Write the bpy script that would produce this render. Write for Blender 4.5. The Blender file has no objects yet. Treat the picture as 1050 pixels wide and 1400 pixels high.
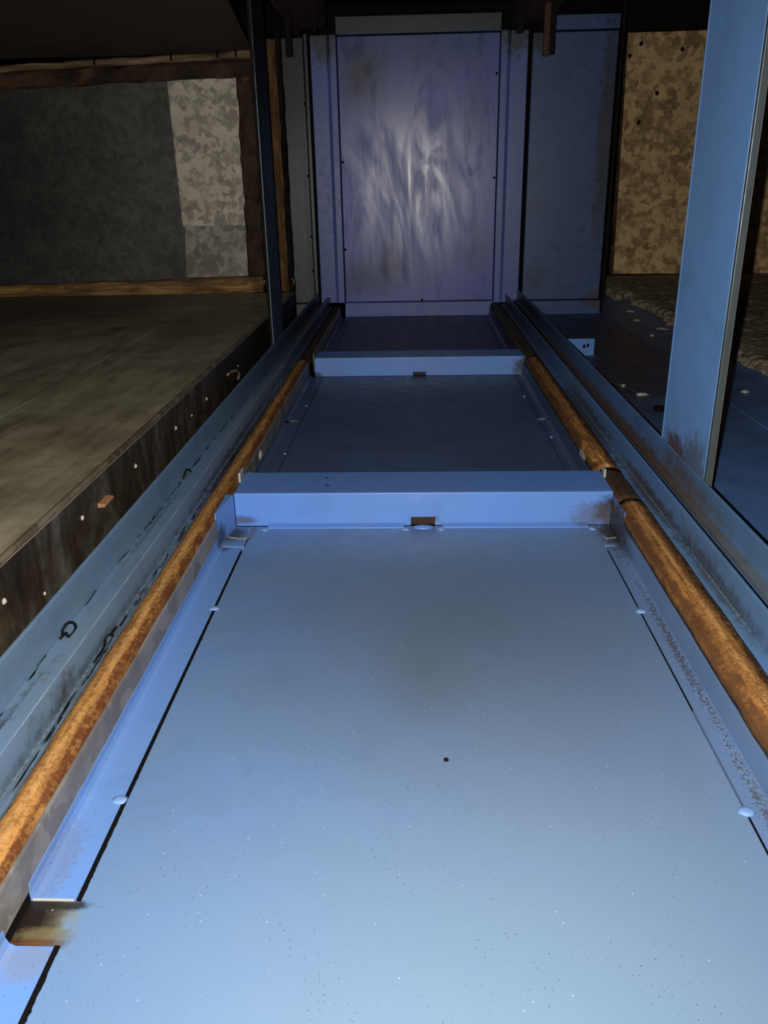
import bpy, bmesh, math, random
from mathutils import Vector, Matrix
random.seed(7)
S = 0.6                      # one modelling unit = camera height above the floor = 0.6 m
SC = bpy.context.scene
COL = SC.collection

# ------------------------------------------------------------------ camera
FPX, PITCH, YAW, ROLL = 1115.08, math.radians(21.97835), math.radians(2.36639), math.radians(-1.14738)
fw = Vector((-math.sin(YAW)*math.cos(PITCH), math.cos(YAW)*math.cos(PITCH), -math.sin(PITCH)))
rt0 = Vector((math.cos(YAW), math.sin(YAW), 0)); up0 = rt0.cross(fw)
rt = rt0*math.cos(ROLL)+up0*math.sin(ROLL); up = -rt0*math.sin(ROLL)+up0*math.cos(ROLL)
cd = bpy.data.cameras.new('camera'); cam = bpy.data.objects.new('camera', cd); COL.objects.link(cam)
M = Matrix((rt, up, -fw)).transposed().to_4x4(); M.translation = Vector((0, 0, S)); cam.matrix_world = M
cd.sensor_fit = 'VERTICAL'; cd.sensor_height = 36.0; cd.sensor_width = 27.0; cd.lens = FPX/1400*36.0
cd.clip_start = 0.02; cd.clip_end = 100
SC.camera = cam

# ------------------------------------------------------------------ world, light, exposure
w = bpy.data.worlds.new('world'); SC.world = w; w.use_nodes = True
w.node_tree.nodes['Background'].inputs[0].default_value = (0.55, 0.62, 0.8, 1)
w.node_tree.nodes['Background'].inputs[1].default_value = 0.006
# hand-held phone torch beside the lens
ld = bpy.data.lights.new('phone_torch', 'SPOT'); lo = bpy.data.objects.new('phone_torch', ld); COL.objects.link(lo)
lo.location = (-0.042*S, 0.0, 0.99*S)
aim = Vector((-0.06, 2.3, 0.05)) - Vector((0, 0, 1.0))
lo.rotation_euler = aim.to_track_quat('-Z', 'Y').to_euler()
ld.energy = 17.5; ld.shadow_soft_size = 0.004; ld.spot_size = math.radians(150); ld.spot_blend = 1.0; ld.color = (1.0, 0.97, 0.93)
ld.use_nodes = True
lt = ld.node_tree; em = lt.nodes['Emission']; lf = lt.nodes.new('ShaderNodeLightFalloff'); lf.inputs['Strength'].default_value = 1.0
la = lt.nodes.new('ShaderNodeMath'); la.operation = 'MULTIPLY_ADD'; lt.links.new(lf.outputs['Quadratic'], la.inputs[0]); la.inputs[1].default_value = 3.2
lt.links.new(lf.outputs['Linear'], la.inputs[2]); lt.links.new(la.outputs[0], em.inputs['Strength'])
vs = SC.view_settings; vs.view_transform = 'Standard'; vs.look = 'None'; vs.gamma = 1; vs.use_curve_mapping = False; vs.exposure = 0.0

# ------------------------------------------------------------------ materials
class NT:
    def __init__(s, name):
        s.m = bpy.data.materials.new(name); s.m.use_nodes = True; s.t = s.m.node_tree
        s.b = s.t.nodes['Principled BSDF']; s.geo = s.n('ShaderNodeNewGeometry').outputs['Position']
    def n(s, k, **kw):
        x = s.t.nodes.new(k)
        for a, b in kw.items(): setattr(x, a, b)
        return x
    def put(s, sock, v):
        if hasattr(v, 'is_output'): s.t.links.new(v, sock)
        else: sock.default_value = v
    def math(s, op, a, b=0.0, clamp=False):
        x = s.n('ShaderNodeMath', operation=op, use_clamp=clamp); s.put(x.inputs[0], a); s.put(x.inputs[1], b); return x.outputs[0]
    def scale(s, v):
        x = s.n('ShaderNodeVectorMath', operation='MULTIPLY'); s.put(x.inputs[0], s.geo); x.inputs[1].default_value = v; return x.outputs[0]
    def noise(s, sc, det=3.0, rough=.55, vec=None, dist=0.0):
        x = s.n('ShaderNodeTexNoise'); s.put(x.inputs['Vector'], vec if vec is not None else s.geo)
        x.inputs['Scale'].default_value = sc; x.inputs['Detail'].default_value = det; x.inputs['Roughness'].default_value = rough
        x.inputs['Distortion'].default_value = dist; return x.outputs[0]
    def voro(s, sc, feat='F1', vec=None, out='Distance'):
        x = s.n('ShaderNodeTexVoronoi', feature=feat); s.put(x.inputs['Vector'], vec if vec is not None else s.geo)
        x.inputs['Scale'].default_value = sc; return x.outputs[out]
    def rng(s, v, a, b, c=0.0, d=1.0):
        x = s.n('ShaderNodeMapRange'); s.put(x.inputs[0], v)
        for i, q in enumerate((a, b, c, d)): x.inputs[i+1].default_value = q
        return x.outputs[0]
    def mix(s, f, a, b):
        x = s.n('ShaderNodeMix', data_type='RGBA'); s.put(x.inputs[0], f)
        for i, q in ((6, a), (7, b)): s.put(x.inputs[i], (*q, 1) if isinstance(q, tuple) else q)
        return x.outputs[2]
    def ramp(s, v, stops, mode='LINEAR'):
        x = s.n('ShaderNodeValToRGB'); s.put(x.inputs[0], v); r = x.color_ramp; r.interpolation = mode
        while len(r.elements) < len(stops): r.elements.new(0.5)
        for e, (p, c) in zip(r.elements, stops): e.position = p; e.color = (*c, 1)
        return x.outputs[0]
    def blob(s, c, r, nz=.7, nsc=None, edge=(1.0, .45)):
        """soft-edged stain with its own ragged outline, round point c (units), radii r (units)"""
        x = s.n('ShaderNodeVectorMath', operation='SUBTRACT'); s.put(x.inputs[0], s.geo); x.inputs[1].default_value = [q*S for q in c]
        y = s.n('ShaderNodeVectorMath', operation='DIVIDE'); s.put(y.inputs[0], x.outputs[0]); y.inputs[1].default_value = [q*S for q in r]
        z = s.n('ShaderNodeVectorMath', operation='LENGTH'); s.put(z.inputs[0], y.outputs[0])
        n = s.noise(nsc or 60.0, 5.0, .65)
        d = s.math('ADD', z.outputs['Value'], s.math('MULTIPLY', s.math('SUBTRACT', n, .5), nz*2))
        return s.rng(d, edge[0], edge[1])
    def band(s, axis, lo_, hi, nz=.25, nsc=60.0):
        x = s.n('ShaderNodeSeparateXYZ'); s.put(x.inputs[0], s.geo)
        n = s.noise(nsc, 5.0, .65)
        v = s.math('ADD', x.outputs[axis], s.math('MULTIPLY', s.math('SUBTRACT', n, .5), nz*S))
        return s.rng(v, lo_*S, hi*S)
    def bump(s, h, st, d=.002):
        x = s.n('ShaderNodeBump'); x.inputs['Strength'].default_value = st; x.inputs['Distance'].default_value = d
        s.put(x.inputs['Height'], h); s.put(s.b.inputs['Normal'], x.outputs[0])
    def fin(s, col, rough=.5, metal=0.0, spec=.5):
        s.put(s.b.inputs['Base Color'], (*col, 1) if isinstance(col, tuple) else col); s.put(s.b.inputs['Roughness'], rough)
        s.put(s.b.inputs['Metallic'], metal); s.b.inputs['Specular IOR Level'].default_value = spec
        return s.m

BLUE = (.135, .285, .66)
RUST = (.10, .038, .012); DIRT = (.022, .017, .012)
def paint(name, base=BLUE, base2=None, stains_and_tones=(), specks=1.0, rough=.36, spec=.5, dirt=.25, bumpy=.12, bands=()):
    m = NT(name); base2 = base2 or tuple(q*f for q, f in zip(base, (1.12, .98, .82)))
    c = m.mix(m.rng(m.noise(3.2, 4, .6), .38, .62), base, base2)
    # fine grime clouds
    g = m.rng(m.noise(9, 6, .68, dist=.4), .52, .80, 0, dirt)
    c = m.mix(g, c, (base[0]*.42, base[1]*.40, base[2]*.34))
    for (p, r, colr, st, *ex) in stains_and_tones:
        f = m.math('MULTIPLY', m.blob(p, r, *ex), st); c = m.mix(f, c, colr)
    for (ax, lo_, hi, nz, nsc, colr, st) in bands:
        c = m.mix(m.math('MULTIPLY', m.band(ax, lo_, hi, nz, nsc), st), c, colr)
    if specks:
        v = m.voro(170); k = m.rng(v, .15, .07); msk = m.rng(m.noise(11, 4, .6), .42, .62, 0, specks*.75)
        c = m.mix(m.math('MULTIPLY', k, msk), c, (.022, .025, .03))
        v2 = m.voro(60); k2 = m.rng(v2, .06, .03); c = m.mix(m.math('MULTIPLY', k2, specks*.6), c, (.5, .6, .75))
    rr = m.rng(m.noise(30, 4, .6), .3, .7, rough-.05, rough+.10)
    m.bump(m.noise(420, 2), bumpy, .0006)
    return m.fin(c, rr, 0.0, spec)

P_FLOOR = paint('blue_paint_floor', (.135, .25, .50), (.148, .25, .42), stains_and_tones=[
    ((.25, 1.2, 0), (.62, 1.0, .3), (.175, .245, .355), .75, .22, 3.0, (1.3, .1)), ((.15, .6, 0), (.85, .55, .3), (.185, .275, .355), .75, .2, 3.0, (1.2, .2)), ((.12, 1.75, 0), (.55, .55, .3), (.115, .158, .225), .75, .25, 4.0, (1.3, .1)), ((.02, 1.55, 0), (.12, .2, .3), (.12, .15, .18), .5, .25, 6.0, (1.2, .1)),  # grey film, plus a darker patch painting the torch falloff towards the beam
    ((-.56, .865, 0), (.07, .06, .05), (.22, .25, .18), .9), ((-.55, .88, 0), (.04, .035, .05), (.12, .075, .03), .7, .6, 70), ((-.590, .875, 0), (.062, .12, .05), (.014, .009, .006), 1.0, .3, 70, (1.15, .6)), ((-.54, .845, 0), (.05, .02, .05), (.16, .13, .06), .8),
    ((-.53, .90, 0), (.06, .012, .05), DIRT, .9), ((-.55, .832, 0), (.06, .012, .05), RUST, .8),
    ((.60, 2.30, 0), (.05, .13, .08), DIRT, .95), ((-.56, 2.30, 0), (.05, .07, .05), DIRT, .85),
    ((.605, 2.0, 0), (.02, .4, .04), (.07, .06, .05), .5)])
P_STRIP = paint('blue_paint_strip', (.14, .29, .66), (.15, .28, .58), stains_and_tones=[
    ((-.575, .98, 0), (.035, .12, .05), (.16, .15, .15), .4, 1.2, 200), ((-.55, .80, 0), (.06, .04, .05), (.22, .22, .22), .5),
    ((.60, 2.25, 0.02), (.035, .2, .12), DIRT, .9), ((.595, 1.55, 0), (.018, .3, .04), (.09, .08, .07), .6),
    ((-.575, 2.22, 0), (.04, .06, .08), DIRT, .8)], specks=1.3)
P_STRIPR = paint('blue_grey_strip', (.135, .225, .42), (.14, .22, .37), stains_and_tones=[
    ((.60, 2.25, 0.02), (.035, .2, .12), DIRT, .9), ((.589, 1.65, 0), (.012, .5, .03), (.06, .05, .045), .8, 2.2, 330, (.55, .40)), ((.588, 1.0, 0), (.012, .5, .03), (.06, .05, .045), .7, 2.2, 330, (.50, .35))], specks=1.6)
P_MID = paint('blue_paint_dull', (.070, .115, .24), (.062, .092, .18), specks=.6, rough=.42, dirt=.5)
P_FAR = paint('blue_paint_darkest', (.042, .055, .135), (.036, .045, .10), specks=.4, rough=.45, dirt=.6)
P_BEAM = paint('blue_paint_beam', (.125, .275, .69), (.13, .27, .62), stains_and_tones=[
    ((.605, 2.36, .045), (.075, .05, .06), DIRT, .9), ((.56, 2.36, .03), (.11, .06, .05), (.10, .09, .08), .55),
    ((-.55, 2.36, .02), (.06, .05, .02), (.06, .05, .04), .7), ((.062, 2.36, .024), (.016, .02, .010), (.14, .09, .05), .7),
    ((.60, 4.5, .04), (.07, .06, .07), DIRT, .85), ((-.545, 4.5, .01), (.04, .06, .02), DIRT, .85)], rough=.34, specks=.5)
P_CHL = paint('blue_paint_channel', (.145, .235, .40), (.15, .235, .33), stains_and_tones=[
    ((-.70, 1.30, .12), (.05, .09, .04), (.05, .036, .02), .8), ((-.71, 1.17, .12), (.05, .08, .04), (.03, .022, .014), .8),
    ((-.72, 2.1, .12), (.04, .35, .03), (.07, .075, .07), .6),
    ((-.66, 1.4, .10), (.02, .9, .02), (.05, .045, .035), .6), ((-.655, 2.9, .10), (.03, 1.0, .03), (.025, .016, .012), .85),
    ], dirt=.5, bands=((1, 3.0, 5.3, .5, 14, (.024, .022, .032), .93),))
P_CHR = paint('blue_paint_channel_stained', (.115, .24, .52), (.115, .22, .38), stains_and_tones=[
    ((.79, 2.7, .128), (.03, 1.0, .03), (.09, .045, .02), .95, .5, 30), ((.80, 2.35, .15), (.03, .5, .04), (.14, .12, .10), .7, .5, 30), ((.79, 2.4, .2), (.04, .25, .1), (.11, .085, .06), .6),
    ((.76, 1.9, .13), (.05, .35, .05), (.10, .09, .075), .7), ((.715, 2.4, .10), (.03, .45, .03), (.07, .04, .02), .8),
    ((.715, 1.8, .105), (.022, .45, .03), (.06, .055, .05), .7), ((.70, 3.3, .10), (.04, .7, .05), (.05, .045, .03), .85),
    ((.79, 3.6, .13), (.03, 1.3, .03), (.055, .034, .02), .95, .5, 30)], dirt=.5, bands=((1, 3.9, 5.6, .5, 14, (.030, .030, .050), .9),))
P_GUT = paint('rust_stained_gutter', (.15, .20, .27), (.14, .17, .20), specks=1.2, dirt=.6, bands=((1, 1.75, 2.5, .5, 24, (.12, .066, .030), .9), (1, 4.4, 5.6, .5, 14, (.03, .026, .03), .9)), stains_and_tones=[((.79, 3.0, .12), (.03, .5, .05), (.05, .028, .014), .8, .8, 40)])
P_POST = paint('blue_paint_post', (.205, .435, .86), (.20, .41, .80), stains_and_tones=[
    ((.82, 2.50, .20), (.05, .13, .07), (.11, .042, .014), .9), ((.82, 2.32, .20), (.05, .14, .11), (.11, .085, .06), .7)], specks=.9, dirt=.35)
P_POSTL = paint('blue_paint_post_sooty', (.045, .085, .13), (.045, .08, .11), stains_and_tones=[
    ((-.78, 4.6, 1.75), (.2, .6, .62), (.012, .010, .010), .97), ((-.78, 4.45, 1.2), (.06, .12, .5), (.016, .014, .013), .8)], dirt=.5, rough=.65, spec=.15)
P_PANEL = paint('blue_violet_panel_paint', (.125, .155, .40), (.135, .155, .37), stains_and_tones=[
    ((-.34, 6.69, 1.78), (.24, .2, .26), (.035, .045, .035), .85), ((-.42, 6.69, .30), (.24, .2, .14), (.04, .045, .10), .7),
    ((-.16, 6.69, .33), (.16, .2, .16), (.05, .055, .12), .6), ((.50, 6.69, .5), (.14, .2, .22), (.06, .07, .16), .6),
    ((.48, 6.69, 1.4), (.12, .2, .25), (.07, .085, .2), .5), ((.1, 6.69, 1.9), (.7, .2, .28), (.05, .09, .19), .6),
    ((.5, 6.69, .128), (.25, .1, .012), (.06, .035, .03), .9)], specks=0, dirt=.35)
P_STILE = paint('blue_paint_frame', (.092, .14, .42), (.095, .135, .38), stains_and_tones=[
    ((-.65, 6.69, 1.96), (.14, .2, .2), (.04, .035, .03), .9), ((.73, 6.69, 1.95), (.14, .2, .16), (.04, .035, .035), .9),
    ((.05, 6.69, 2.10), (1.5, .3, .15), (.020, .032, .036), .97, .25, 60, (1.15, .75))], specks=.3, dirt=.35)
P_SIDE = paint('blue_paint_side_panel', (.046, .092, .235), (.046, .085, .20), stains_and_tones=[
    ((1.42, 6.69, 1.3), (.09, .2, 1.0), (.035, .04, .055), .85), ((.95, 6.69, .3), (.10, .2, .12), (.035, .06, .12), .7),
    ((1.43, 6.69, .12), (.12, .2, .10), (.08, .05, .04), .7), ((.9, 6.69, 1.93), (.1, .2, .12), (.03, .03, .03), .9)], specks=.2, dirt=.4)
P_SIDEL = paint('grey_blue_sooty_panel', (.075, .10, .115), (.07, .085, .09), stains_and_tones=[
    ((-.88, 6.69, 1.8), (.3, .2, .75), (.022, .018, .015), .9), ((-.82, 6.69, .8), (.03, .2, 1.0), (.03, .028, .026), .7)], specks=.6, dirt=.5)
P_LOW = paint('dark_blue_floor_paint', (.10, .235, .58), (.105, .22, .50), stains_and_tones=[
    ((1.0, 5.4, 0), (.85, 2.4, .2), (.020, .022, .052), .95, .3, 8, (1.15, .5))], specks=.8, rough=.42, dirt=.5)  # soft-edged darkening over the far stretch of this floor

# wiped, partly polished back panel; torch glare painted into the smears at its centre
def wiped():
    m = NT('wiped_blue_violet_panel')
    c = m.mix(m.rng(m.noise(3, 4), .35, .65), (.088, .108, .44), (.102, .115, .40))
    for (p, r, colr, st, ns) in [
        ((-.38, 6.69, 1.76), (.20, .2, .30), (.028, .038, .030), .95, 6), ((-.40, 6.69, .30), (.26, .2, .15), (.030, .040, .15), .95, 10),
        ((-.17, 6.69, .42), (.15, .2, .22), (.04, .048, .13), .85, 10), ((.50, 6.69, .5), (.12, .2, .22), (.05, .06, .16), .6, 9),
        ((.47, 6.69, 1.5), (.12, .2, .25), (.05, .07, .19), .6, 9), ((.1, 6.69, 1.95), (.8, .2, .30), (.045, .085, .20), .8, 7),
        ((.45, 6.69, .118), (.2, .1, .012), (.06, .035, .03), .9, 40)]:
        c = m.mix(m.math('MULTIPLY', m.blob(p, r, .5, ns, (1.15, .2)), st), c, colr)
    st = m.noise(1.0, 3, .55, vec=m.scale((7, 1, 2.2)), dist=2.2)
    st2 = m.noise(1.0, 3, .6, vec=m.scale((26, 1, 1.5)), dist=.4)
    s = m.math('ADD', m.math('MULTIPLY', st, .72), m.math('MULTIPLY', st2, .28))
    glare = m.blob((0.02, 6.69, 1.02), (.42, .3, .75), .4, 6, (1.1, .1))
    c = m.mix(m.math('MULTIPLY', m.rng(s, .44, .58, 0, .8), glare), c, (.22, .24, .42))
    rough = m.rng(s, .36, .62, .46, .26)
    m.bump(m.noise(220, 2), .06, .0010)
    return m.fin(c, rough, 0.0, .5)
P_WIPED = wiped()

def rust(name, bright, dark, crest=None, brightness=1.0):
    m = NT(name)
    n1 = m.noise(1.0, 6, .68, vec=m.scale((90, 9, 90)), dist=.5); n2 = m.noise(150, 5, .7); n3 = m.noise(1.0, 4, .6, vec=m.scale((160, 3, 160)))
    n4 = m.noise(420, 4, .7)
    f = m.math('ADD', m.math('MULTIPLY', n1, .36), m.math('ADD', m.math('MULTIPLY', n2, .28), m.math('ADD', m.math('MULTIPLY', n3, .18), m.math('MULTIPLY', n4, .18))))
    c = m.ramp(f, [(.37, dark), (.46, tuple((a+b)/2.4 for a, b in zip(bright, dark))), (.55, bright), (.68, tuple(min(1, q*1.4) for q in bright))])
    if crest:                                            # deeper rust bands along the bar and a crest highlight painted pale: (centre x, half width)
        x = m.n('ShaderNodeSeparateXYZ'); m.put(x.inputs[0], m.geo)
        for cx, hw, colr, st in crest:
            d = m.math('ABSOLUTE', m.math('SUBTRACT', x.outputs[0], cx*S))
            d = m.math('ADD', d, m.math('MULTIPLY', m.math('SUBTRACT', m.noise(1.0, 5, .7, vec=m.scale((60, 22, 60))), .5), .045*S))
            c = m.mix(m.math('MULTIPLY', m.rng(d, hw*S*1.5, hw*S*.6, 0, st), m.rng(m.math('ADD', m.math('MULTIPLY', n2, .6), m.math('MULTIPLY', m.noise(48, 5, .65), .4)), .42, .50, .25, 1)), c, colr)
    m.bump(m.math('ADD', n2, n1), .5, .003)
    return m.fin(c, .82, 0.0, .2)
OCH = (.52, .25, .070); BRN = (.075, .030, .012)
R_LEFT = rust('rusty_rail_orange', OCH, (.10, .040, .012), [(-.5975, .007, (.115, .030, .009), .9), (-.650, .006, BRN, .8), (-.618, .004, (.66, .36, .13), .6)])
R_RIGHT = rust('rusty_rail_brown', (.46, .21, .058), (.085, .032, .011), [(.609, .010, (.11, .046, .018), .85), (.674, .016, (.045, .018, .008), .95), (.641, .004, (.62, .33, .11), .8)])
R_DARK = rust('rail_dark_rust', (.10, .055, .025), (.022, .013, .009))
R_TAN = rust('rail_tan_grime', (.12, .095, .06), (.03, .022, .014))
def wood(name, a, b, vec):
    m = NT(name); n = m.noise(1.0, 5, .6, vec=m.scale(vec), dist=.6); k = m.noise(5, 4, .6)
    c = m.ramp(n, [(.34, b), (.5, tuple((p+q)/2.2 for p, q in zip(a, b))), (.62, a), (.8, tuple(q*1.3 for q in a))])
    c = m.mix(m.rng(k, .50, .66, 0, .85), c, tuple(q*.6 for q in b))
    m.bump(n, .35, .003); return m.fin(c, .75, 0, .25)
R_WOOD = wood('scorched_beam', (.40, .235, .085), (.09, .048, .02), (4, 30, 42))
R_CAP = wood('pale_dusty_cap', (.34, .245, .14), (.13, .08, .045), (4, 30, 42))
R_WOODV = wood('scorched_upright', (.24, .12, .042), (.06, .03, .013), (42, 30, 4))
R_WOODD = wood('scorched_beam_dark', (.095, .052, .027), (.030, .017, .011), (12, 20, 12))
R_CEIL = rust('sooty_steel', (.11, .065, .045), (.035, .022, .016))

def zinc(name, a, b, sc=30, rough=.42, metal=.35, grime=.4, gcol=(.05, .04, .025), tint=None):
    m = NT(name)
    wv = m.n('ShaderNodeVectorMath', operation='ADD'); m.put(wv.inputs[0], m.geo)
    nn = m.n('ShaderNodeTexNoise'); m.put(nn.inputs['Vector'], m.geo); nn.inputs['Scale'].default_value = sc*1.2; nn.inputs['Detail'].default_value = 3
    mm = m.n('ShaderNodeVectorMath', operation='SCALE'); m.put(mm.inputs[0], nn.outputs['Color']); mm.inputs['Scale'].default_value = 1.1/sc
    m.put(wv.inputs[1], mm.outputs[0])
    v = m.n('ShaderNodeTexVoronoi'); m.put(v.inputs['Vector'], wv.outputs[0]); v.inputs['Scale'].default_value = sc
    sx = m.n('ShaderNodeSeparateColor'); m.put(sx.inputs[0], v.outputs['Color'])
    f = m.math('ADD', m.math('MULTIPLY', sx.outputs[0], .22), m.math('ADD', m.math('MULTIPLY', m.noise(sc*.9, 5, .6, dist=.8), .48), m.math('MULTIPLY', m.noise(sc*.28, 3), .30)))
    c = m.ramp(f, [(.36, b), (.47, tuple((p*.4+q*.6) for p, q in zip(a, b))), (.53, a), (.70, tuple(q*1.2 for q in a))])
    c = m.mix(m.rng(m.noise(4.5, 6, .7), .48, .72, 0, grime), c, gcol)
    if tint: c = m.mix(m.math('MULTIPLY', m.blob(tint[0], tint[1], .4, 8, (1.1, .2)), tint[3]), c, tint[2])
    m.bump(f, .25, .001)
    return m.fin(c, rough, metal, .5)
Z_BRIGHT = zinc('bright_spangled_zinc', (.60, .545, .43), (.29, .255, .20), 40, .5, .1, .15, (.2, .15, .09))
Z_DULL = zinc('dull_zinc_sheet', (.105, .102, .090), (.068, .066, .060), 40, .5, .2, .6, (.032, .027, .019), ((-3.3, 5.95, 1.1), (1.3, .5, 1.6), (.012, .011, .010), .85))  # sheet darkens softly towards its left end
Z_GOLD = zinc('yellowed_mottled_board', (.74, .50, .23), (.29, .175, .075), 26, .7, 0, .35, (.13, .09, .045))
Z_STRIP = zinc('grey_zinc_strip', (.25, .225, .20), (.16, .14, .125), 22, .5, .1, .35, (.13, .095, .07))
Z_GREY = zinc('pale_grey_metal', (.22, .21, .19), (.13, .125, .115), 40, .4, .3, .2)
def traytop():
    m = NT('grimy_tray_sheet')
    a = m.noise(5, 7, .7, dist=.6); b = m.noise(1.0, 4, .6, vec=m.scale((30, 5, 30)))
    f = m.math('ADD', m.math('MULTIPLY', a, .65), m.math('MULTIPLY', b, .35))
    c = m.ramp(f, [(.33, (.145, .120, .078)), (.47, (.31, .265, .17)), (.56, (.41, .36, .24)), (.70, (.50, .45, .32))])
    c = m.mix(m.math('MULTIPLY', m.blob((-1.1, 4.6, .3), (.35, .9, .1), .9, 10), .6), c, (.09, .06, .04))
    c = m.mix(m.math('MULTIPLY', m.blob((-2.8, 5.4, .3), (1.7, 1.6, .1), .5, 6), .7), c, (.075, .068, .055))
    m.bump(f, .3, .002)
    return m.fin(c, m.rng(b, .3, .7, .42, .65), .15, .4)
T_TOP = traytop()
def trayface():
    m = NT('sooty_tray_face')
    a = m.noise(1.0, 6, .7, vec=m.scale((14, 14, 4)), dist=.5); b = m.noise(26, 6, .7)
    c = m.ramp(a, [(.36, (.014, .010, .007)), (.46, (.038, .026, .015)), (.54, (.060, .050, .033)), (.66, (.11, .105, .090))])
    c = m.mix(m.rng(b, .48, .62, 0, .8), c, (.028, .015, .009))
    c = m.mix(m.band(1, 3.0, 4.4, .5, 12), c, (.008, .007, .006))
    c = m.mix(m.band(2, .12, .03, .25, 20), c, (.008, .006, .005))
    m.bump(b, .4, .002)
    return m.fin(c, .62, 0, .35)
T_FACE = trayface()
def slabmat():
    m = NT('crumbling_mineral_slab')
    a = m.noise(38, 8, .75); b = m.voro(120)
    c = m.ramp(a, [(.36, (.12, .095, .066)), (.48, (.30, .25, .175)), (.58, (.45, .385, .275)), (.70, (.58, .50, .36))])
    m.bump(m.math('ADD', a, m.math('MULTIPLY', b, .5)), .9, .006)
    return m.fin(c, .95, 0, .1)
SLAB = slabmat()
def flat(name, c, rough=.7, metal=0, nsc=40, amt=.35):
    m = NT(name); col = m.mix(m.rng(m.noise(nsc, 5, .65), .35, .65, 0, amt), c, tuple(q*.45 for q in c)); return m.fin(col, rough, metal, .3 if max(c) > .03 else .08)
SOOT = flat('soot_black', (.012, .010, .009)); DARKGAP = flat('black_grime', (.006, .005, .005), .9)
CEILM = flat('sooty_ceiling_sheet', (.022, .018, .016)); CEILB = flat('brown_sooty_sheet', (.085, .058, .043), .8, 0, 8, .5)
FLAKE = flat('pale_flake', (.62, .56, .46), .8, 0, 60, .3); LUG = flat('copper_brown_lug', (.42, .20, .10), .6)
WIREM = flat('black_wire', (.010, .010, .010), .5); WELD = flat('weld_paint', (.20, .34, .64), .3, 0, 50, .2)
WELDG = flat('grey_weld_bead', (.15, .20, .24), .5, 0, 90, .7); WHITEP = flat('pale_chipped_paint', (.55, .52, .46), .6, 0, 70, .4)
BRIGHT = flat('worn_bright_edge', (.62, .62, .58), .35, .3, 60, .2)

# ------------------------------------------------------------------ builders (coordinates in units, scaled by S)
def tag(o, label=None, cat=None, group=None, kind=None):
    if label: o['label'] = label
    if cat: o['category'] = cat
    if group: o['group'] = group
    if kind: o['kind'] = kind
    return o
def thing(name, label, cat, loc, group=None):
    o = bpy.data.objects.new(name, None); COL.objects.link(o); o.location = [q*S for q in loc]; o.empty_display_size = .05
    return tag(o, label, cat, group)
def link(name, bm, mat, parent=None, smooth=False):
    me = bpy.data.meshes.new(name)
    bmesh.ops.recalc_face_normals(bm, faces=bm.faces)
    if smooth:
        for f in bm.faces: f.smooth = True
    off = Vector((0, 0, 0))
    p = parent
    while p is not None: off += p.location; p = p.parent
    for v in bm.verts: v.co = v.co*S - off
    bm.to_mesh(me); bm.free(); me.materials.append(mat)
    o = bpy.data.objects.new(name, me); COL.objects.link(o)
    if parent is not None: o.parent = parent
    return o
def bevel(bm, w, seg=2):
    if w: bmesh.ops.bevel(bm, geom=[e for e in bm.edges if len(e.link_faces) == 2 and e.calc_face_angle(0) > .5], offset=w, segments=seg, profile=.5, affect='EDGES', clamp_overlap=True)
def box(x0, x1, y0, y1, z0, z1, bv=.002, bm=None):
    own = bm is None; bm = bm or bmesh.new(); b2 = bmesh.new()
    vs_ = [b2.verts.new((x, y, z)) for x in (x0, x1) for y in (y0, y1) for z in (z0, z1)]
    for q in ((0, 1, 3, 2), (4, 6, 7, 5), (0, 4, 5, 1), (2, 3, 7, 6), (0, 2, 6, 4), (1, 5, 7, 3)): b2.faces.new([vs_[i] for i in q])
    bmesh.ops.recalc_face_normals(b2, faces=b2.faces); bevel(b2, bv)
    me = bpy.data.meshes.new('t'); b2.to_mesh(me); b2.free(); bm.from_mesh(me); bpy.data.meshes.remove(me)
    return bm
def prism(poly, axis, a, b, bv=.002, stations=None, jit=0, seg=2, smooth_ends=False):
    """poly in the plane across the axis ('Y': x,z pairs; 'Z': x,y pairs; 'X': y,z pairs), extruded from a to b"""
    bm = bmesh.new()
    def pt(u, v, t): return (u, t, v) if axis == 'Y' else ((u, v, t) if axis == 'Z' else (t, u, v))
    n = stations or 2; rings = []
    for i in range(n):
        t = a+(b-a)*i/(n-1); dx = random.gauss(0, jit); dz = random.gauss(0, jit)
        rings.append([bm.verts.new(pt(u+dx+random.gauss(0, jit*.6), v+dz+random.gauss(0, jit*.6), t)) for u, v in poly])
    for r, q in zip(rings, rings[1:]):
        for i in range(len(poly)):
            j = (i+1) % len(poly); bm.faces.new((r[i], r[j], q[j], q[i]))
    bm.faces.new(rings[0]); bm.faces.new(list(reversed(rings[-1])))
    bmesh.ops.recalc_face_normals(bm, faces=bm.faces)
    if not stations: bevel(bm, bv, seg)
    return bm
def tube(pts, r, seg=8):
    bm = bmesh.new(); pts = [Vector(p) for p in pts]; rings = []
    if 3 < len(pts) < 16:                                # round the bends
        e = [pts[0]*2-pts[1]]+pts+[pts[-1]*2-pts[-2]]; q = []
        for i in range(1, len(e)-2):
            for u in (0, .25, .5, .75):
                a, b, c, d = e[i-1:i+3]
                q.append(.5*(b*2+(c-a)*u+(a*2-b*5+c*4-d)*u*u+(b*3-a-c*3+d)*u**3))
        pts = q+[pts[-1]]
    for i, p in enumerate(pts):
        d = (pts[min(i+1, len(pts)-1)]-pts[max(i-1, 0)]).normalized()
        u = d.orthogonal().normalized() if i == 0 else (u-d*u.dot(d)).normalized()
        v = d.cross(u); rings.append([bm.verts.new(p+(u*math.cos(2*math.pi*k/seg)+v*math.sin(2*math.pi*k/seg))*r) for k in range(seg)])
    for a, b in zip(rings, rings[1:]):
        for k in range(seg): bm.faces.new((a[k], a[(k+1) % seg], b[(k+1) % seg], b[k]))
    bm.faces.new(rings[0]); bm.faces.new(list(reversed(rings[-1]))); return bm
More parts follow.
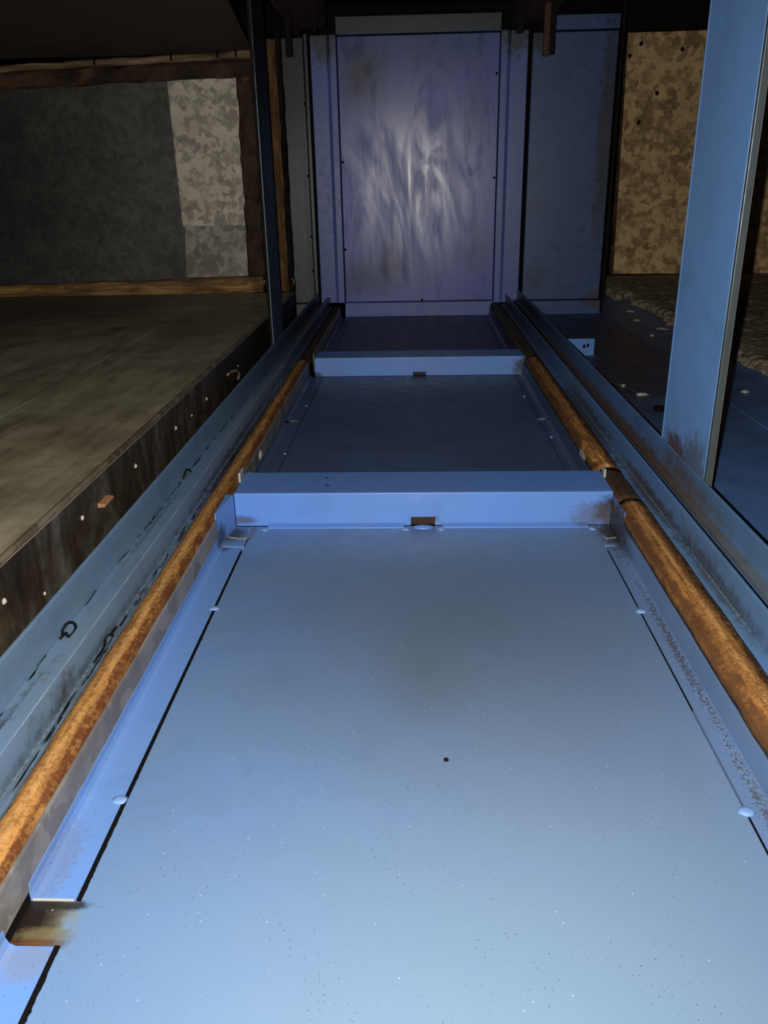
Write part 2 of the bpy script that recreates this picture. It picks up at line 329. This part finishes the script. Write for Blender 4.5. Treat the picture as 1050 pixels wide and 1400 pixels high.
def lump(c, r, jit=.15, sub=2):
    bm = bmesh.new(); bmesh.ops.create_icosphere(bm, subdivisions=sub, radius=1)
    for v in bm.verts: v.co = Vector((c[i]+v.co[i]*r[i]*(1+random.uniform(-jit, jit)) for i in range(3)))
    return bm

# ================================================================== STRUCTURE
YW = 6.69                                                      # plane of the blue end wall
def struct(name, bm, mat, parent=None):
    o = link(name, bm, mat, parent)
    if parent is None: o['kind'] = 'structure'
    return o
floor = struct('floor', box(-3.5, 4.3, .15, 9.3, -.10, -.022, 0), DARKGAP)
struct('floor_sheet', box(.824, 1.49, .3, 9.1, -.022, 0, 0), P_LOW, floor)
struct('raised_floor_sheet', box(1.49, 4.2, .3, 9.1, -.022, .006, .002), P_LOW, floor)
struct('floor_sheet', box(-3.4, -.79, .3, 9.1, -.022, 0, 0), SOOT, floor)
struct('ceiling', box(-3.5, 4.3, .15, 9.3, 2.62, 2.70, 0), CEILM)
struct('wall_left', box(-3.6, -3.5, .15, 9.3, -.10, 2.70, 0), SOOT)
struct('wall_right', box(4.3, 4.4, .15, 9.3, -.10, 2.70, 0), SOOT)
struct('wall_back', box(-3.5, 4.3, 9.3, 9.4, -.10, 2.70, 0), SOOT)

# ================================================================== END WALL (blue door-like panel in its frame)
t = thing('end_panel', 'large blue-violet sheet metal panel with wiped smears and painted torch glare closing the far end of the channel', 'panel', (.035, YW, .112))
es = link('sheet', box(-.548, .622, YW, YW+.03, .1165, 1.979, .004), P_WIPED, t)
for sx, sz in ((-.535, 1.15), (-.537, .52), (.606, 1.02), (.604, 1.72), (.061, .128)):
    link('screw', lump((sx, YW-.003, sz), (.010, .008, .010), 0, 2), SOOT, es)
t = thing('end_wall_frame', 'blue folded steel frame around the blue-violet end panel', 'frame', (.035, YW, 0))
link('stile', prism([(-.742, YW-.01), (-.742, YW+.05), (-.555, YW+.05), (-.555, YW-.022), (-.60, YW-.022), (-.625, YW-.01)], 'Z', .114, 1.99, .003), P_STILE, t)
link('stile', prism([(.628, YW-.022), (.628, YW+.05), (.822, YW+.05), (.822, YW-.01), (.70, YW-.01), (.675, YW-.022)], 'Z', .10, 1.99, .003), P_STILE, t)
link('top_rail', box(-.555, .628, YW-.025, YW+.04, 1.985, 2.10, .004), P_STILE, t)
link('bottom_rail', box(-.555, .628, YW-.012, YW+.04, 0, .112, .004), P_STILE, t)
link('backing', box(-.56, .633, YW+.045, YW+.06, .0, 2.12, 0), DARKGAP, t)

t = thing('blue_wall_panel', 'dark blue sheet metal panel right of the framed end panel', 'panel', (1.15, YW, 0))
link('sheet', box(.855, 1.462, YW, YW+.03, .114, 1.972, .006), P_SIDE, t)
link('bottom_strip', box(.87, 1.475, YW-.012, YW+.03, .0, .107, .004), P_SIDE, t)
link('top_strip', box(.965, 1.462, YW-.012, YW+.03, 1.982, 2.075, .004), P_SIDE, t)
link('backing', box(.80, 1.50, YW+.035, YW+.06, 0, 2.2, 0), DARKGAP, t)
link('edge_angle', box(1.474, 1.50, YW-.02, YW+.06, .10, 2.2, .004), SOOT, t)
t = thing('sooty_wall_panel', 'narrow grey-blue sooty panel left of the framed end panel', 'panel', (-.88, YW, 0))
link('sheet', box(-1.05, -.795, YW, YW+.03, .114, 1.98, .006), P_SIDEL, t)
link('bottom_strip', box(-1.05, -.80, YW-.012, YW+.03, 0, .107, .004), P_SIDEL, t)
eg = link('edge_strip', box(-.79, -.765, YW-.004, YW+.04, .10, 2.0, .003), P_SIDEL, t)
for z in (1.55, 1.06, .62, .36):
    link('screw', lump((-.802, YW-.003, z), (.010, .008, .012), .2, 1), SOOT, eg)
link('backing', box(-1.06, -.745, YW+.045, YW+.06, 0, 2.2, 0), DARKGAP, t)

# ================================================================== FLOOR PANS
def pan(label, y0, y1, cell):
    """one bay of the blue channel floor: centre sheet and two upturned edge strips"""
    t = thing('floor_pan', label, 'floor pan', (.02, (y0+y1)/2, -.022))
    poly = [(-.5135, y0), (.5565, y0), (.5565, y1), (-.5135, y1)]
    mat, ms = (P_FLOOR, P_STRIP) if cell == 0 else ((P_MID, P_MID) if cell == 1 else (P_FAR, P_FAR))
    if cell == 0:
        poly = [(-.5080, y0), (.5565, y0), (.5565, 2.206), (.602, 2.206), (.602, y1), (-.585, y1), (-.585, 2.206), (-.5105, 2.206), (-.5090, .908), (-.585, .908), (-.585, .832), (-.5090, .832)]
    link('centre_sheet', prism(poly, 'Z', -.014, 0, .0015), mat, t)
    def strip(ya, yb, side):
        if side < 0: pr = [(-.5165, -.012), (-.5165, .001), (-.572, .001), (-.580, .006), (-.584, .016), (-.584, .030), (-.588, .030), (-.588, -.012)]
        else: pr = [(.5595, -.012), (.5595, .001), (.582, .001), (.592, .006), (.597, .016), (.598, .068), (.603, .068), (.603, -.012)]
        link('edge_strip', prism(pr, 'Y', ya, yb, 0), P_STRIPR if cell == 0 and side > 0 else ms, t)
    if cell == 0:
        strip(y0, .828, -1); strip(.912, 2.196, -1); strip(y0, 2.196, 1)
        link('end_plate', prism([(-.590, 2.20), (-.5865, 2.20), (-.5665, 2.358), (-.590, 2.362)], 'Z', -.01, .108, .001), ms, t)
        link('end_plate', box(.603, .607, 2.20, 2.36, -.01, .105, .001), P_STRIPR, t)
    else:
        strip(y0, y1, -1); strip(y0, y1, 1)
    return t
near = pan('large glossy light-blue floor sheet in the foreground, before the nearest cross beam', .35, 2.358, 0)
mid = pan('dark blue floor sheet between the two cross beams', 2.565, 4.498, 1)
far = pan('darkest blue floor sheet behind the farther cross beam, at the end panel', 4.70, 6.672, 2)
def seam(a, b, x, w, side, jit):
    bm = bmesh.new(); n = int((b-a)*160); P = []
    for i in range(n+1):
        y = a+(b-a)*i/n; ww = w*(1+jit*random.gauss(0, 1)); xa, xb = (x, x+max(.001, ww)) if side > 0 else (x-max(.001, ww), x)
        P.append([bm.verts.new(q) for q in ((xa, y, -.006), (xa, y, .0007), (xb, y, .0007), (xb, y, -.006))])
    for p, q in zip(P, P[1:]):
        for k in range(4): bm.faces.new((p[k], p[(k+1) % 4], q[(k+1) % 4], q[k]))
    bm.faces.new(P[0]); bm.faces.new(list(reversed(P[-1])))
    tag(link('seam_dirt', bm, DARKGAP, near), kind='stuff')
seam(.36, .83, -.5166, .0088, 1, .10); seam(.91, 1.12, -.5166, .0080, 1, .12); seam(1.13, 1.82, -.5166, .0066, 1, .16); seam(1.827, 2.17, -.5166, .0050, 1, .12)
seam(1.84, 2.165, .5595, .0022, -1, .1); seam(1.40, 1.80, .5595, .0012, -1, .1); seam(.5, 1.10, .5595, .0016, -1, .2)
seam(2.205, 2.338, -.512, .004, 1, .2)
def weld(t, x, y, rx=.014, ry=.012): link('tack_weld', lump((x, y, .001), (rx, ry, .0045), .12, 2), WELD, t, True)
for x, y in ((-.522, 1.125), (-.514, 1.822), (.5600, 1.808), (.558, 1.111)): weld(near, x, y)
# back flange lying on the floor against the beam, with its welds and the square corner rods
for x0, x1 in ((-.462, -.035), (.085, .535)):
    link('back_flange', prism([(2.337, .0), (2.337, .004), (2.356, .010), (2.356, .0)], 'X', x0, x1, .0008), P_BEAM, near)
for x in (-.470, -.030, .080, .546): weld(near, x, 2.328, .013, .010)
link('drain_lip', lump((.024, 2.346, .000), (.034, .016, .008), .03, 2), P_BEAM, near, True)
link('corner_rod', tube([(-.500, 2.345, .006), (-.508, 2.27, .006), (-.513, 2.252, .006), (-.535, 2.250, .006), (-.575, 2.258, .008)], .0035), Z_GREY, near, True)
link('corner_rod', tube([(.550, 2.345, .008), (.556, 2.30, .006), (.566, 2.250, .005), (.58, 2.247, .005), (.600, 2.250, .006)], .0032), Z_GREY, near, True)
link('notch_lip', box(-.583, -.519, .9075, .9105, -.002, .003, .0008), BRIGHT, near)
for x, y in ((-.524, 3.85), (-.520, 3.10), (.545, 4.0), (.570, 3.3)): weld(mid, x, y, .007, .006)
for s, x0 in ((-1, -.58), (1, .60)):
    link('cross_pin', tube([(x0-s*0, 3.57, .006), (x0-s*.05*1, 3.57, .004)], .004), Z_GREY, mid, True)
    link('pin_hole', lump((x0+s*.002, 3.555, .006), (.016, .016, .006), .1, 1), DARKGAP, mid)

# ================================================================== CROSS BEAMS
def beam(label, yf, yb, x0, x1, zt):
    t = thing('cross_beam', label, 'beam', ((x0+x1)/2, (yf+yb)/2, 0))
    out = [(x0, .0), (-.013, .0), (-.013, .028), (.061, .028), (.061, .0), (x1, .0), (x1, zt), (x0, zt)]
    if yf > 3: out = [(x0, .0), (-.008, .0), (-.008, .020), (.062, .020), (.062, .0), (x1, .0), (x1, zt), (x0, zt)]
    link('front_face', prism(out, 'Y', yf, yf+.012, .0035, seg=3), P_BEAM, t)
    link('top_plate', box(x0, x1, yf+.006, yb, zt-.010, zt, .0035), P_BEAM, t)
    link('back_face', box(x0, x1, yb-.012, yb, 0, zt-.004, .002), P_MID, t)
    link('slot_back', box(-.02, .07, yf+.013, yf+.03, .0, .03, 0), flat('rusty_slot', (.05, .024, .012)), t)
    return t
b1 = beam('wide blue folded-sheet cross beam nearest the camera with rusty slot in its face', 2.36, 2.56, -.566, .607, .111)
b2 = beam('blue folded-sheet cross beam farther away, close before the end panel', 4.50, 4.695, -.556, .606, .104)
for x, y in ((-.28, 2.43), (-.288, 2.50)): link('chip', lump((x, y, .1115), (.008, .004, .0012), .3, 1), DARKGAP, b1)
link('corner_tab', box(-.579, -.571, 2.50, 2.56, .095, .128, .002), BRIGHT, b1)
link('corner_tab', box(.612, .619, 2.52, 2.56, .095, .126, .002), BRIGHT, b1)

# ================================================================== RUSTY GUIDE RAILS
def lrail(label, y0, y1, mat, strips, name='guide_rail', dz=0.0):
    t = thing(name, label, 'rail', (-.617, (y0+y1)/2, 0), 'rusty guide rails along the channel')
    poly = [(-.5915, .030), (-.5905, .078), (-.593, .090), (-.599, .0985), (-.611, .1025), (-.622, .104), (-.635, .102), (-.645, .0965), (-.649, .086), (-.648, .030)]
    poly = [(u, v+dz) for u, v in poly]
    link('bar', prism(poly, 'Y', y0, y1, 0, stations=max(8, int((y1-y0)*26)), jit=.0007), mat, t, True)
    for a, b in strips:
        link('side_strip', prism([(-.5860, .017), (-.5850, .084), (-.588, .090), (-.5900, .088), (-.5900, .017)], 'Y', a, b, 0, stations=max(4, int((b-a)*18)), jit=.0004), Z_STRIP, t)
    link('foot', box(-.640, -.60, y0+.02, y1-.02, -.022, .031, 0), SOOT, t)
    return t
rl = lrail('long orange rusty rail along the left side of the channel with grey strip', .35, 4.50, R_LEFT, [(.35, 2.20), (2.62, 4.48)])
for y, z, r in ((2.70, .045, .022), (2.93, .052, .018), (3.16, .055, .014)):
    link('weld_blob', lump((-.588, y, z), (.008, r*1.4, r), .25, 2), WHITEP if y < 3 else Z_GREY, rl)
lrail('short dark grimy rail left of the floor at the far end panel', 4.51, 6.66, R_DARK, [(4.72, 6.60)], dz=-.012)
def rrail(label, y0, y1, mat, z0=.068, jit=.0007, dz=0.0):
    t = thing('guide_rail', label, 'rail', (.643, (y0+y1)/2, 0), 'rusty guide rails along the channel')
    poly = [(.604, z0), (.602, .086), (.607, .097), (.620, .107), (.634, .112), (.646, .1125), (.660, .111), (.674, .107), (.684, .098), (.687, .086), (.686, z0)]
    poly = [(u, max(z0, v+dz)) for u, v in poly]
    link('bar', prism(poly, 'Y', y0, y1, 0, stations=max(8, int((y1-y0)*26)), jit=jit), mat, t, True)
    return t
rr = rrail('brown and orange rusty rail at lower right, from the frame edge to the nearest beam', .35, 2.30, R_RIGHT)
rm = rrail('rusty rail on the right side between the two cross beams', 2.60, 4.46, R_RIGHT, jit=.0009)
link('rust_lump', lump((.632, 2.80, .102), (.034, .16, .022), .18, 3), R_LEFT, rm)
link('chipped_spot', lump((.602, 2.82, .082), (.006, .05, .016), .25, 2), WHITEP, rm)
rj = rrail('dark rusted rail piece bridging the right end of the nearest beam', 2.305, 2.595, R_DARK, jit=.0008, dz=-.005)
rrail('dull tan grimy rail right of the floor at the far end panel', 4.47, 6.66, R_TAN, jit=.0012, dz=-.008)

# ================================================================== SIDE CHANNELS
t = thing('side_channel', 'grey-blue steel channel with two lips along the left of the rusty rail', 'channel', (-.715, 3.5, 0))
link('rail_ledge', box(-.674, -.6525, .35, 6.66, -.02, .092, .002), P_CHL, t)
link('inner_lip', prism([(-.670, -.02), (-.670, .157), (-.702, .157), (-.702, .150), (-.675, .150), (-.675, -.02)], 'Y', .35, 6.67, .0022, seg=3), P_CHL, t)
link('lip_highlight', box(-.6708, -.6690, .35, 6.0, .1555, .1580, .0006), flat('pale_lip_highlight', (.32, .42, .55), .4, 0, 30, .7), t)  # pale strip painted in as the highlight along the lip's top edge
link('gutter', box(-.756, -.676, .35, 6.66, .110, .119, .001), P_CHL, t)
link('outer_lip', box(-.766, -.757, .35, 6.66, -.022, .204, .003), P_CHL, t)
bm = bmesh.new()                                              # rough weld bead between ledge and lip
for k in range(150):
    y = .95+k*.0215+random.uniform(-.006, .006)
    if random.random() < .9:
        b = lump((-.6675, y, .0925), (.0028, .014, .0026), .35, 1); me = bpy.data.meshes.new('x'); b.to_mesh(me); b.free(); bm.from_mesh(me); bpy.data.meshes.remove(me)
tag(link('weld_bead', bm, WELDG, t), kind='stuff')
bm = bmesh.new()
for k in range(150):                                          # crumbs of black dirt lying along the bead and the gutter's corner
    y = random.uniform(1.0, 4.3); x, z = random.choice(((-.660, .0935), (-.752, .120), (-.750, .120), (-.656, .093)))
    b = lump((x+random.uniform(-.002, .002), y, z), (.0014, random.uniform(.008, .04), .0012), .35, 1); me = bpy.data.meshes.new('x'); b.to_mesh(me); b.free(); bm.from_mesh(me); bpy.data.meshes.remove(me)
tag(link('dirt_crumbs', bm, DARKGAP, t), kind='stuff')
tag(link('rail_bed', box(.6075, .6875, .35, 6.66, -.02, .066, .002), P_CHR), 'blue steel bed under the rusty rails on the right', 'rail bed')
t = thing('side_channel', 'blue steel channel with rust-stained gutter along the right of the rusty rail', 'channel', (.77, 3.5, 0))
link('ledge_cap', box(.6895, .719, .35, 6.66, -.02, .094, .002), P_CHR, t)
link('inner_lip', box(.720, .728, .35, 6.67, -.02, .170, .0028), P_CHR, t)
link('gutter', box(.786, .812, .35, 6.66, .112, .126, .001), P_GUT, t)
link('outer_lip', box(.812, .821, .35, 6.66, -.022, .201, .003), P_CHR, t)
bm = bmesh.new()
for k in range(110):
    y = 1.5+k*.021
    if random.random() < .9:
        b = lump((.7165, y, .0945), (.0028, .014, .0026), .35, 1); me = bpy.data.meshes.new('x'); b.to_mesh(me); b.free(); bm.from_mesh(me); bpy.data.meshes.remove(me)
tag(link('weld_bead', bm, WELDG, t), kind='stuff')

# ================================================================== POSTS
t = thing('steel_post', 'tall light-blue steel post standing at the right channel lip, rusty at its foot', 'post', (.83, 2.43, 0))
link('web', box(.8225, .832, 2.222, 2.640, 0, 2.60, .002), P_POST, t)
link('front_flange', box(.8225, .8395, 2.206, 2.2215, 0, 2.60, .002), paint('blue_grey_flange', (.060, .080, .090), specks=.7, dirt=.4), t)
link('edge_highlight', box(.8397, .8409, 2.205, 2.2225, 0, 2.60, .0005), flat('pale_edge_highlight', (.20, .20, .18), .5), t)  # thin pale strip standing in for the highlight on the bevel
link('back_flange', box(.8225, .855, 2.6405, 2.652, 0, 2.60, .002), P_POST, t)
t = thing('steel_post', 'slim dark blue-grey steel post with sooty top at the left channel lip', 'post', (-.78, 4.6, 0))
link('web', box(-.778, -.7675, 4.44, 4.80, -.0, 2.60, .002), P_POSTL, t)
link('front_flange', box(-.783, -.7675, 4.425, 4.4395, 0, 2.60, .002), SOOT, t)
link('edge_highlight', box(-.7675, -.7635, 4.4245, 4.4385, 0, 2.60, .001), paint('blue_edge_highlight', (.20, .25, .28), specks=0, stains_and_tones=[((-.765, 4.43, 2.0), (.1, .1, .75), (.03, .03, .03), .9)]), t)  # pale strip painted as the line of light on the near edge
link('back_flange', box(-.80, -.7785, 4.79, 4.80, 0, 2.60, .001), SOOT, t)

# ================================================================== LEFT TRAY
t = thing('zinc_tray', 'grimy sheet metal tray on the left with dark sooty side and worn edge', 'tray', (-2.1, 3.4, 0))
link('top_sheet', box(-1.375, -.842, .9, 5.862, .288, .300, .003), T_TOP, t)
link('top_sheet', box(-3.45, -1.379, .9, 5.862, .288, .2985, .003), T_TOP, t)
ff = link('front_face', box(-.856, -.842, .9, 5.862, 0, .290, .002), T_FACE, t)
link('edge_roll', tube([(-.848, .9+k*.275, .2995+random.uniform(-.001, .001)) for k in range(19)], .0085), zinc('worn_tray_edge', (.20, .165, .105), (.08, .06, .035), 30, .5, .2, .5), t, True)
link('end_face', box(-3.4, -.86, 5.848, 5.862, 0, .288, 0), SOOT, t)
for k, (y, z) in enumerate(((2.303, .223), (2.747, .213), (3.202, .204), (1.879, .229), (1.451, .221), (2.965, .199), (3.838, .205), (5.0, .17), (1.62, .15))):
    r = (.005, .008, .0075) if k < 5 else (.003, .005, .0045)
    link('rivet', lump((-.841, y, z), r, .15, 1), FLAKE, ff)
link('bent_clip', tube([(-.842, 3.60, .212), (-.830, 3.66, .216), (-.822, 3.72, .205), (-.822, 3.76, .180), (-.832, 3.77, .155)], .006), zinc('tan_clip', (.35, .25, .17), (.2, .13, .08)), t, True)
link('lug', prism([(-.843, .212), (-.843, .226), (-.822, .223), (-.822, .214)], 'Y', 1.985, 2.055, .003), LUG, t)

# ================================================================== LEFT ZINC WALL PANEL AND ITS SCORCHED FRAME
YP = 5.95
def quad(p, y0, y1, bv=.003): return prism(p, 'Y', y0, y1, bv)
def rough_beam(p4, y0, y1, n=26, jit=.004, bm=None):
    """timber-like beam between two ends: p4 = (bottom-left, bottom-right, top-right, top-left) in x,z"""
    bm = bmesh.new(); (bl, br, tr, tl) = [Vector((q[0], 0, q[1])) for q in p4]; rings = []
    long = (br-bl).length > (tl-bl).length
    for i in range(n):
        s = i/(n-1)
        a, b = (bl.lerp(br, s), tl.lerp(tr, s)) if long else (bl.lerp(tl, s), br.lerp(tr, s))
        m = a.lerp(b, .5); j = lambda: random.gauss(0, jit)
        ring = []
        for q, f, d in ((a, 0, y1), (a, 0, y0+.010), (a.lerp(b, .18), 0, y0), (m, 0, y0-.002), (a.lerp(b, .82), 0, y0), (b, 0, y0+.010), (b, 0, y1)):
            ring.append(bm.verts.new((q.x+j()*.7, d+(j() if d < y1 else 0), q.z+j()*.7)))
        rings.append(ring)
    for r, q in zip(rings, rings[1:]):
        for k in range(7): bm.faces.new((r[k], r[(k+1) % 7], q[(k+1) % 7], q[k]))
    bm.faces.new(rings[0]); bm.faces.new(list(reversed(rings[-1]))); return bm
t = thing('zinc_wall_panel', 'galvanised sheet wall left, dull and dark with a bright mottled patch at its right edge', 'panel', (-2.2, YP, .3))
link('dull_sheet', quad([(-3.42, .36), (-1.10, .39), (-1.08, 1.70), (-3.42, 1.70)], YP+.020, YP+.04), Z_DULL, t)
link('bright_sheet', quad([(-1.605, .745), (-1.160, .745), (-1.140, 1.658), (-1.610, 1.652)], YP-.004, YP+.008), Z_BRIGHT, t)
link('bright_sheet_foot', quad([(-1.625, .40), (-1.160, .405), (-1.160, .75), (-1.595, .75)], YP+.010, YP+.018), zinc('half_dull_zinc', (.36, .325, .26), (.17, .15, .12), 30, .5, .1, .5, (.06, .05, .035)), t)
t = thing('panel_frame', 'scorched brown beams framing the galvanised sheet wall on the left', 'frame', (-2.2, YP-.06, .3))
link('bottom_beam', rough_beam(((-3.45, .255), (-1.06, .302), (-1.06, .405), (-3.45, .36)), YP-.075, YP-.0), R_WOOD, t)
link('top_beam', rough_beam(((-3.45, 1.600), (-1.03, 1.655), (-1.03, 1.755), (-3.45, 1.68)), YP-.05, YP-.0), R_WOODD, t)
link('top_cap', rough_beam(((-3.45, 1.69), (-1.03, 1.757), (-1.03, 1.800), (-3.45, 1.725)), YP-.065, YP-.0, 26, .003), R_CAP, t)
link('upright', rough_beam(((-1.165, .405), (-1.05, .405), (-1.04, 1.655), (-1.145, 1.655)), YP-.06, YP+.0), R_WOODD, t)
for x in (-2.05, -1.55, -1.25, -1.13): link('joint_gap', box(x-.006, x+.006, YP-.072, YP-.060, 1.70+(x+3.45)*.027, 1.775+(x+3.45)*.012, .001), DARKGAP, t)
for k, (x, z) in enumerate(((-1.10, .33), (-1.07, .37), (-1.02, .35), (-1.09, 1.63), (-2.15, .28))):
    link('splinter', lump((x, YP-.075, z), (.03, .014, .02), .4, 1), R_WOOD, t)
t = thing('upright_beam', 'narrow orange-brown upright standing behind the slim left post', 'beam', (-.92, YP+.02, .30))
link('board', rough_beam(((-.965, .30), (-.885, .30), (-.885, 1.86), (-.965, 1.86)), YP-.03, YP+.03), R_WOODV, t)
link('dark_edge', rough_beam(((-.884, .30), (-.852, .30), (-.852, 1.9), (-.884, 1.9)), YP-.02, YP+.03, 30, .003), SOOT, t)
link('hook', tube([(-.868, YP-.02, .375), (-.855, YP-.04, .385), (-.845, YP-.045, .365), (-.855, YP-.04, .345)], .006), Z_GREY, t, True)
link('foot_block', box(-.965, -.852, YP-.05, YP+.03, 0, .30, .004), SOOT, t)
t = thing('ceiling_sheet', 'dim brown sooty sheet sloping above the galvanised wall on the left', 'ceiling sheet', (-2.2, 4.6, 2.0))
link('sheet', prism([(3.2, 2.50), (6.02, 1.805), (6.02, 1.825), (3.2, 2.52)], 'X', -3.45, -1.05, 0), CEILB, t)

# ================================================================== RIGHT BAY
YB = 8.9
t = thing('insulation_board', 'yellowed mottled board standing at the back of the right bay', 'board', (3.0, YB, .06))
link('board', quad([(2.075, .075), (4.25, .045), (4.25, 2.28), (2.03, 2.27)], YB, YB+.04), Z_GOLD, t)
link('edge_band', quad([(2.025, .075), (2.070, .075), (2.026, 2.27), (1.985, 2.27)], YB-.015, YB+.03), R_WOODD, t)
for x, z in ((2.16, 2.18), (2.55, 2.12), (2.06, 2.08), (2.35, 1.75), (2.2, 1.5)): link('dark_hole', lump((x, YB, z), (.022, .01, .022), .3, 1), SOOT, t)
link('top_angle', box(1.55, 4.25, YB-.08, YB-.01, 2.29, 2.34, .003), SOOT, t)
t = thing('upright_beam', 'black grimy upright at the left edge of the yellowed board', 'beam', (1.9, YB-.1, 0))
link('board', rough_beam(((1.80, .0), (2.02, .0), (1.985, 2.6), (1.78, 2.6)), YB-.10, YB-.02, 30, .006), SOOT, t)
bm = bmesh.new()                                              # slab with a crumbled edge
nx, ny = 26, 130
G = []
for j in range(ny+1):
    y = 3.6+(8.87-3.6)*j/ny; e = 1.872+.030*math.sin(y*9.1)*math.sin(y*3.3)+random.gauss(0, .012); row = []
    for i in range(nx+1):
        if i == 0: p = (e-.008, y, .008)
        elif i == 1: p = (e+random.gauss(0, .010), y, .026+random.gauss(0, .005))
        elif i == 2: p = (e+.012+random.gauss(0, .010), y, .044+random.gauss(0, .005))
        elif i == 3: p = (e+.040+random.gauss(0, .008), y, .058+random.gauss(0, .004))
        else: p = (1.93+(4.25-1.93)*((i-3)/(nx-3))**1.5, y, .060+random.gauss(0, .0035))
        row.append(bm.verts.new(p))
    row.append(bm.verts.new((4.25, y, .008))); G.append(row)
for a, b in zip(G, G[1:]):
    for i in range(len(a)-1): bm.faces.new((a[i], a[i+1], b[i+1], b[i]))
    bm.faces.new((a[-1], a[0], b[0], b[-1]))
bm.faces.new(G[0]); bm.faces.new(list(reversed(G[-1])))
tag(link('mineral_slab', bm, SLAB), 'grey-brown crumbling mineral slab lying on the blue floor behind the right post', 'slab')
t = thing('rubble_clump', 'clump of dark broken mineral crumbs at the far corner of the slab', 'rubble', (1.86, 8.0, 0))
for k in range(10):
    link('crumb', lump((1.80+random.uniform(-.03, .06), 7.4+k*.14, .028), (.045, .08, .032), .35, 2), SLAB, t)
t = thing('angle_bracket', 'small pale blue bracket with two dark holes on the floor right of the channel', 'bracket', (1.0, 5.0, 0))
bp = link('plate', box(.915, 1.086, 4.985, 4.997, 0, .106, .002), P_BEAM, t)
link('base_leg', box(.915, 1.095, 4.95, 4.985, 0, .006, .001), P_LOW, t)
for x, z in ((1.025, .060), (1.047, .066)): link('bolt_hole', lump((x, 4.984, z), (.009, .003, .012), .05, 2), SOOT, bp)
for (x, y, rx, ry, lab) in ((1.739, 5.857, .045, .03, 'pale flake beside the slab edge, left of the right post'), (1.723, 6.689, .03, .03, 'small pale crumb near the far edge of the right floor'),
        (1.60, 5.60, .012, .012, 'tiny pale crumb below the flake by the slab'), (1.124, 3.995, .028, .02, 'pale scrap on dark floor left of the right post foot'),
        (1.075, 4.18, .012, .02, 'tiny pale speck near the right channel lip'), (1.626, 4.005, .020, .020, 'round white pellet on the blue floor right of the post'),
        (1.121, 2.979, .008, .008, 'tiny white speck right of the post foot'), (1.66, 6.25, .025, .02, 'pale chip on floor midway to the side panel')):
    tag(link('paint_flake', lump((x, y, .007+(.006 if x > 1.49 else 0)), (rx, ry, .007), .3, 2), FLAKE), lab, 'flake', 'pale flakes on the right floor')
tag(link('wire_scrap', tube([(1.035, 4.28, .006), (1.05, 4.22, .006), (1.085, 4.15, .006), (1.10, 4.08, .006), (1.115, 4.02, .006)], .005), zinc('dull_scrap', (.11, .11, .115), (.07, .07, .07))), 'thin bent grey scrap strip on the dark floor left of the right post', 'scrap')
tag(link('dirt_lump', lump((1.125, 3.70, .012), (.025, .04, .012), .3, 2), SOOT), 'black lump of dirt on the floor at the left of the right post', 'dirt')
tag(link('floor_grit', lump((.055, 1.238, .002), (.006, .006, .003), .2, 1), SOOT), 'tiny black grit speck in the middle of the foreground floor sheet', 'grit')

# wire loop and bent wire at the left channel
tag(link('wire_loop', tube([(-.752, 1.488, .121), (-.748, 1.486, .135), (-.742, 1.500, .142), (-.735, 1.512, .135), (-.728, 1.503, .128), (-.727, 1.484, .126), (-.733, 1.473, .125), (-.740, 1.482, .127), (-.745, 1.487, .124), (-.750, 1.470, .121)], .0032), WIREM, None, True), 'small black wire loop in the gutter of the left channel', 'wire')
tag(link('bent_wire', tube([(-.662, 1.42, .096), (-.661, 1.475, .098), (-.664, 1.495, .106), (-.658, 1.502, .112), (-.655, 1.512, .104), (-.662, 1.53, .101), (-.664, 1.56, .097)], .003), WIREM, None, True), 'bent black wire lying beside the left rusty rail', 'wire')
tag(link('wire_loop', tube([(-.752, 2.47, .122), (-.748, 2.50, .140), (-.742, 2.52, .135), (-.745, 2.54, .122)], .0035), WIREM, None, True), 'black wire nub in the left gutter, level with the nearest beam', 'wire')

# ================================================================== OVERHEAD RAILS AND HANGERS
def ceil_rail(label, x, sg):
    t = thing('overhead_rail', label, 'rail', (x, 4.2, 2.05), 'overhead rails')
    link('web', box(x-.006, x+.006, 4.95, 6.63, 2.04, 2.20, .002), R_CEIL, t)
    link('flange', box(*sorted((x, x+sg*.19)), 4.95, 6.63, 2.030, 2.040, .002), R_CEIL, t)
    link('outer_web', box(*sorted((x+sg*.19, x+sg*.202)), 4.95, 6.63, 1.98, 2.20, .002), R_CEIL, t)
    return t
ceil_rail('dark rusty overhead rail at top left of the end panel', -.62, -1)
ceil_rail('dark rusty overhead rail at top right of the end panel', .70, 1)
tag(link('cross_tie', box(-.86, 1.6, 5.6, 5.66, 2.202, 2.62, .003), SOOT), 'black cross tie under the ceiling above the end panel', 'beam')
t = thing('hanger_strap', 'rusty strap hanging from the overhead rail before the right panel', 'hanger', (.87, 6.0, 2.02))
link('strap', box(.832, .872, 5.98, 6.02, 1.735, 2.03, .006), R_CEIL, t)
link('back_strap', box(.873, .905, 5.985, 6.03, 1.745, 2.03, .006), SOOT, t)
t = thing('hanger_strap', 'short dark strap hanging from the overhead rail before the right frame stile', 'hanger', (.69, 6.0, 2.02))
link('strap', prism([(.655, 1.87), (.70, 1.87), (.735, 2.03), (.66, 2.03)], 'Y', 5.98, 6.02, .004), SOOT, t)
t = thing('hanger_strap', 'dark strap hanging at the top of the narrow left panel', 'hanger', (-.80, 6.0, 2.02))
link('strap', box(-.824, -.783, 5.98, 6.02, 1.77, 2.03, .006), SOOT, t)
t = thing('hanger_strap', 'short dark strap at the top of the left frame stile', 'hanger', (-.64, 6.0, 2.02))
link('strap', prism([(-.66, 2.03), (-.60, 2.03), (-.625, 1.90), (-.645, 1.90)], 'Y', 5.98, 6.02, .004), SOOT, t)
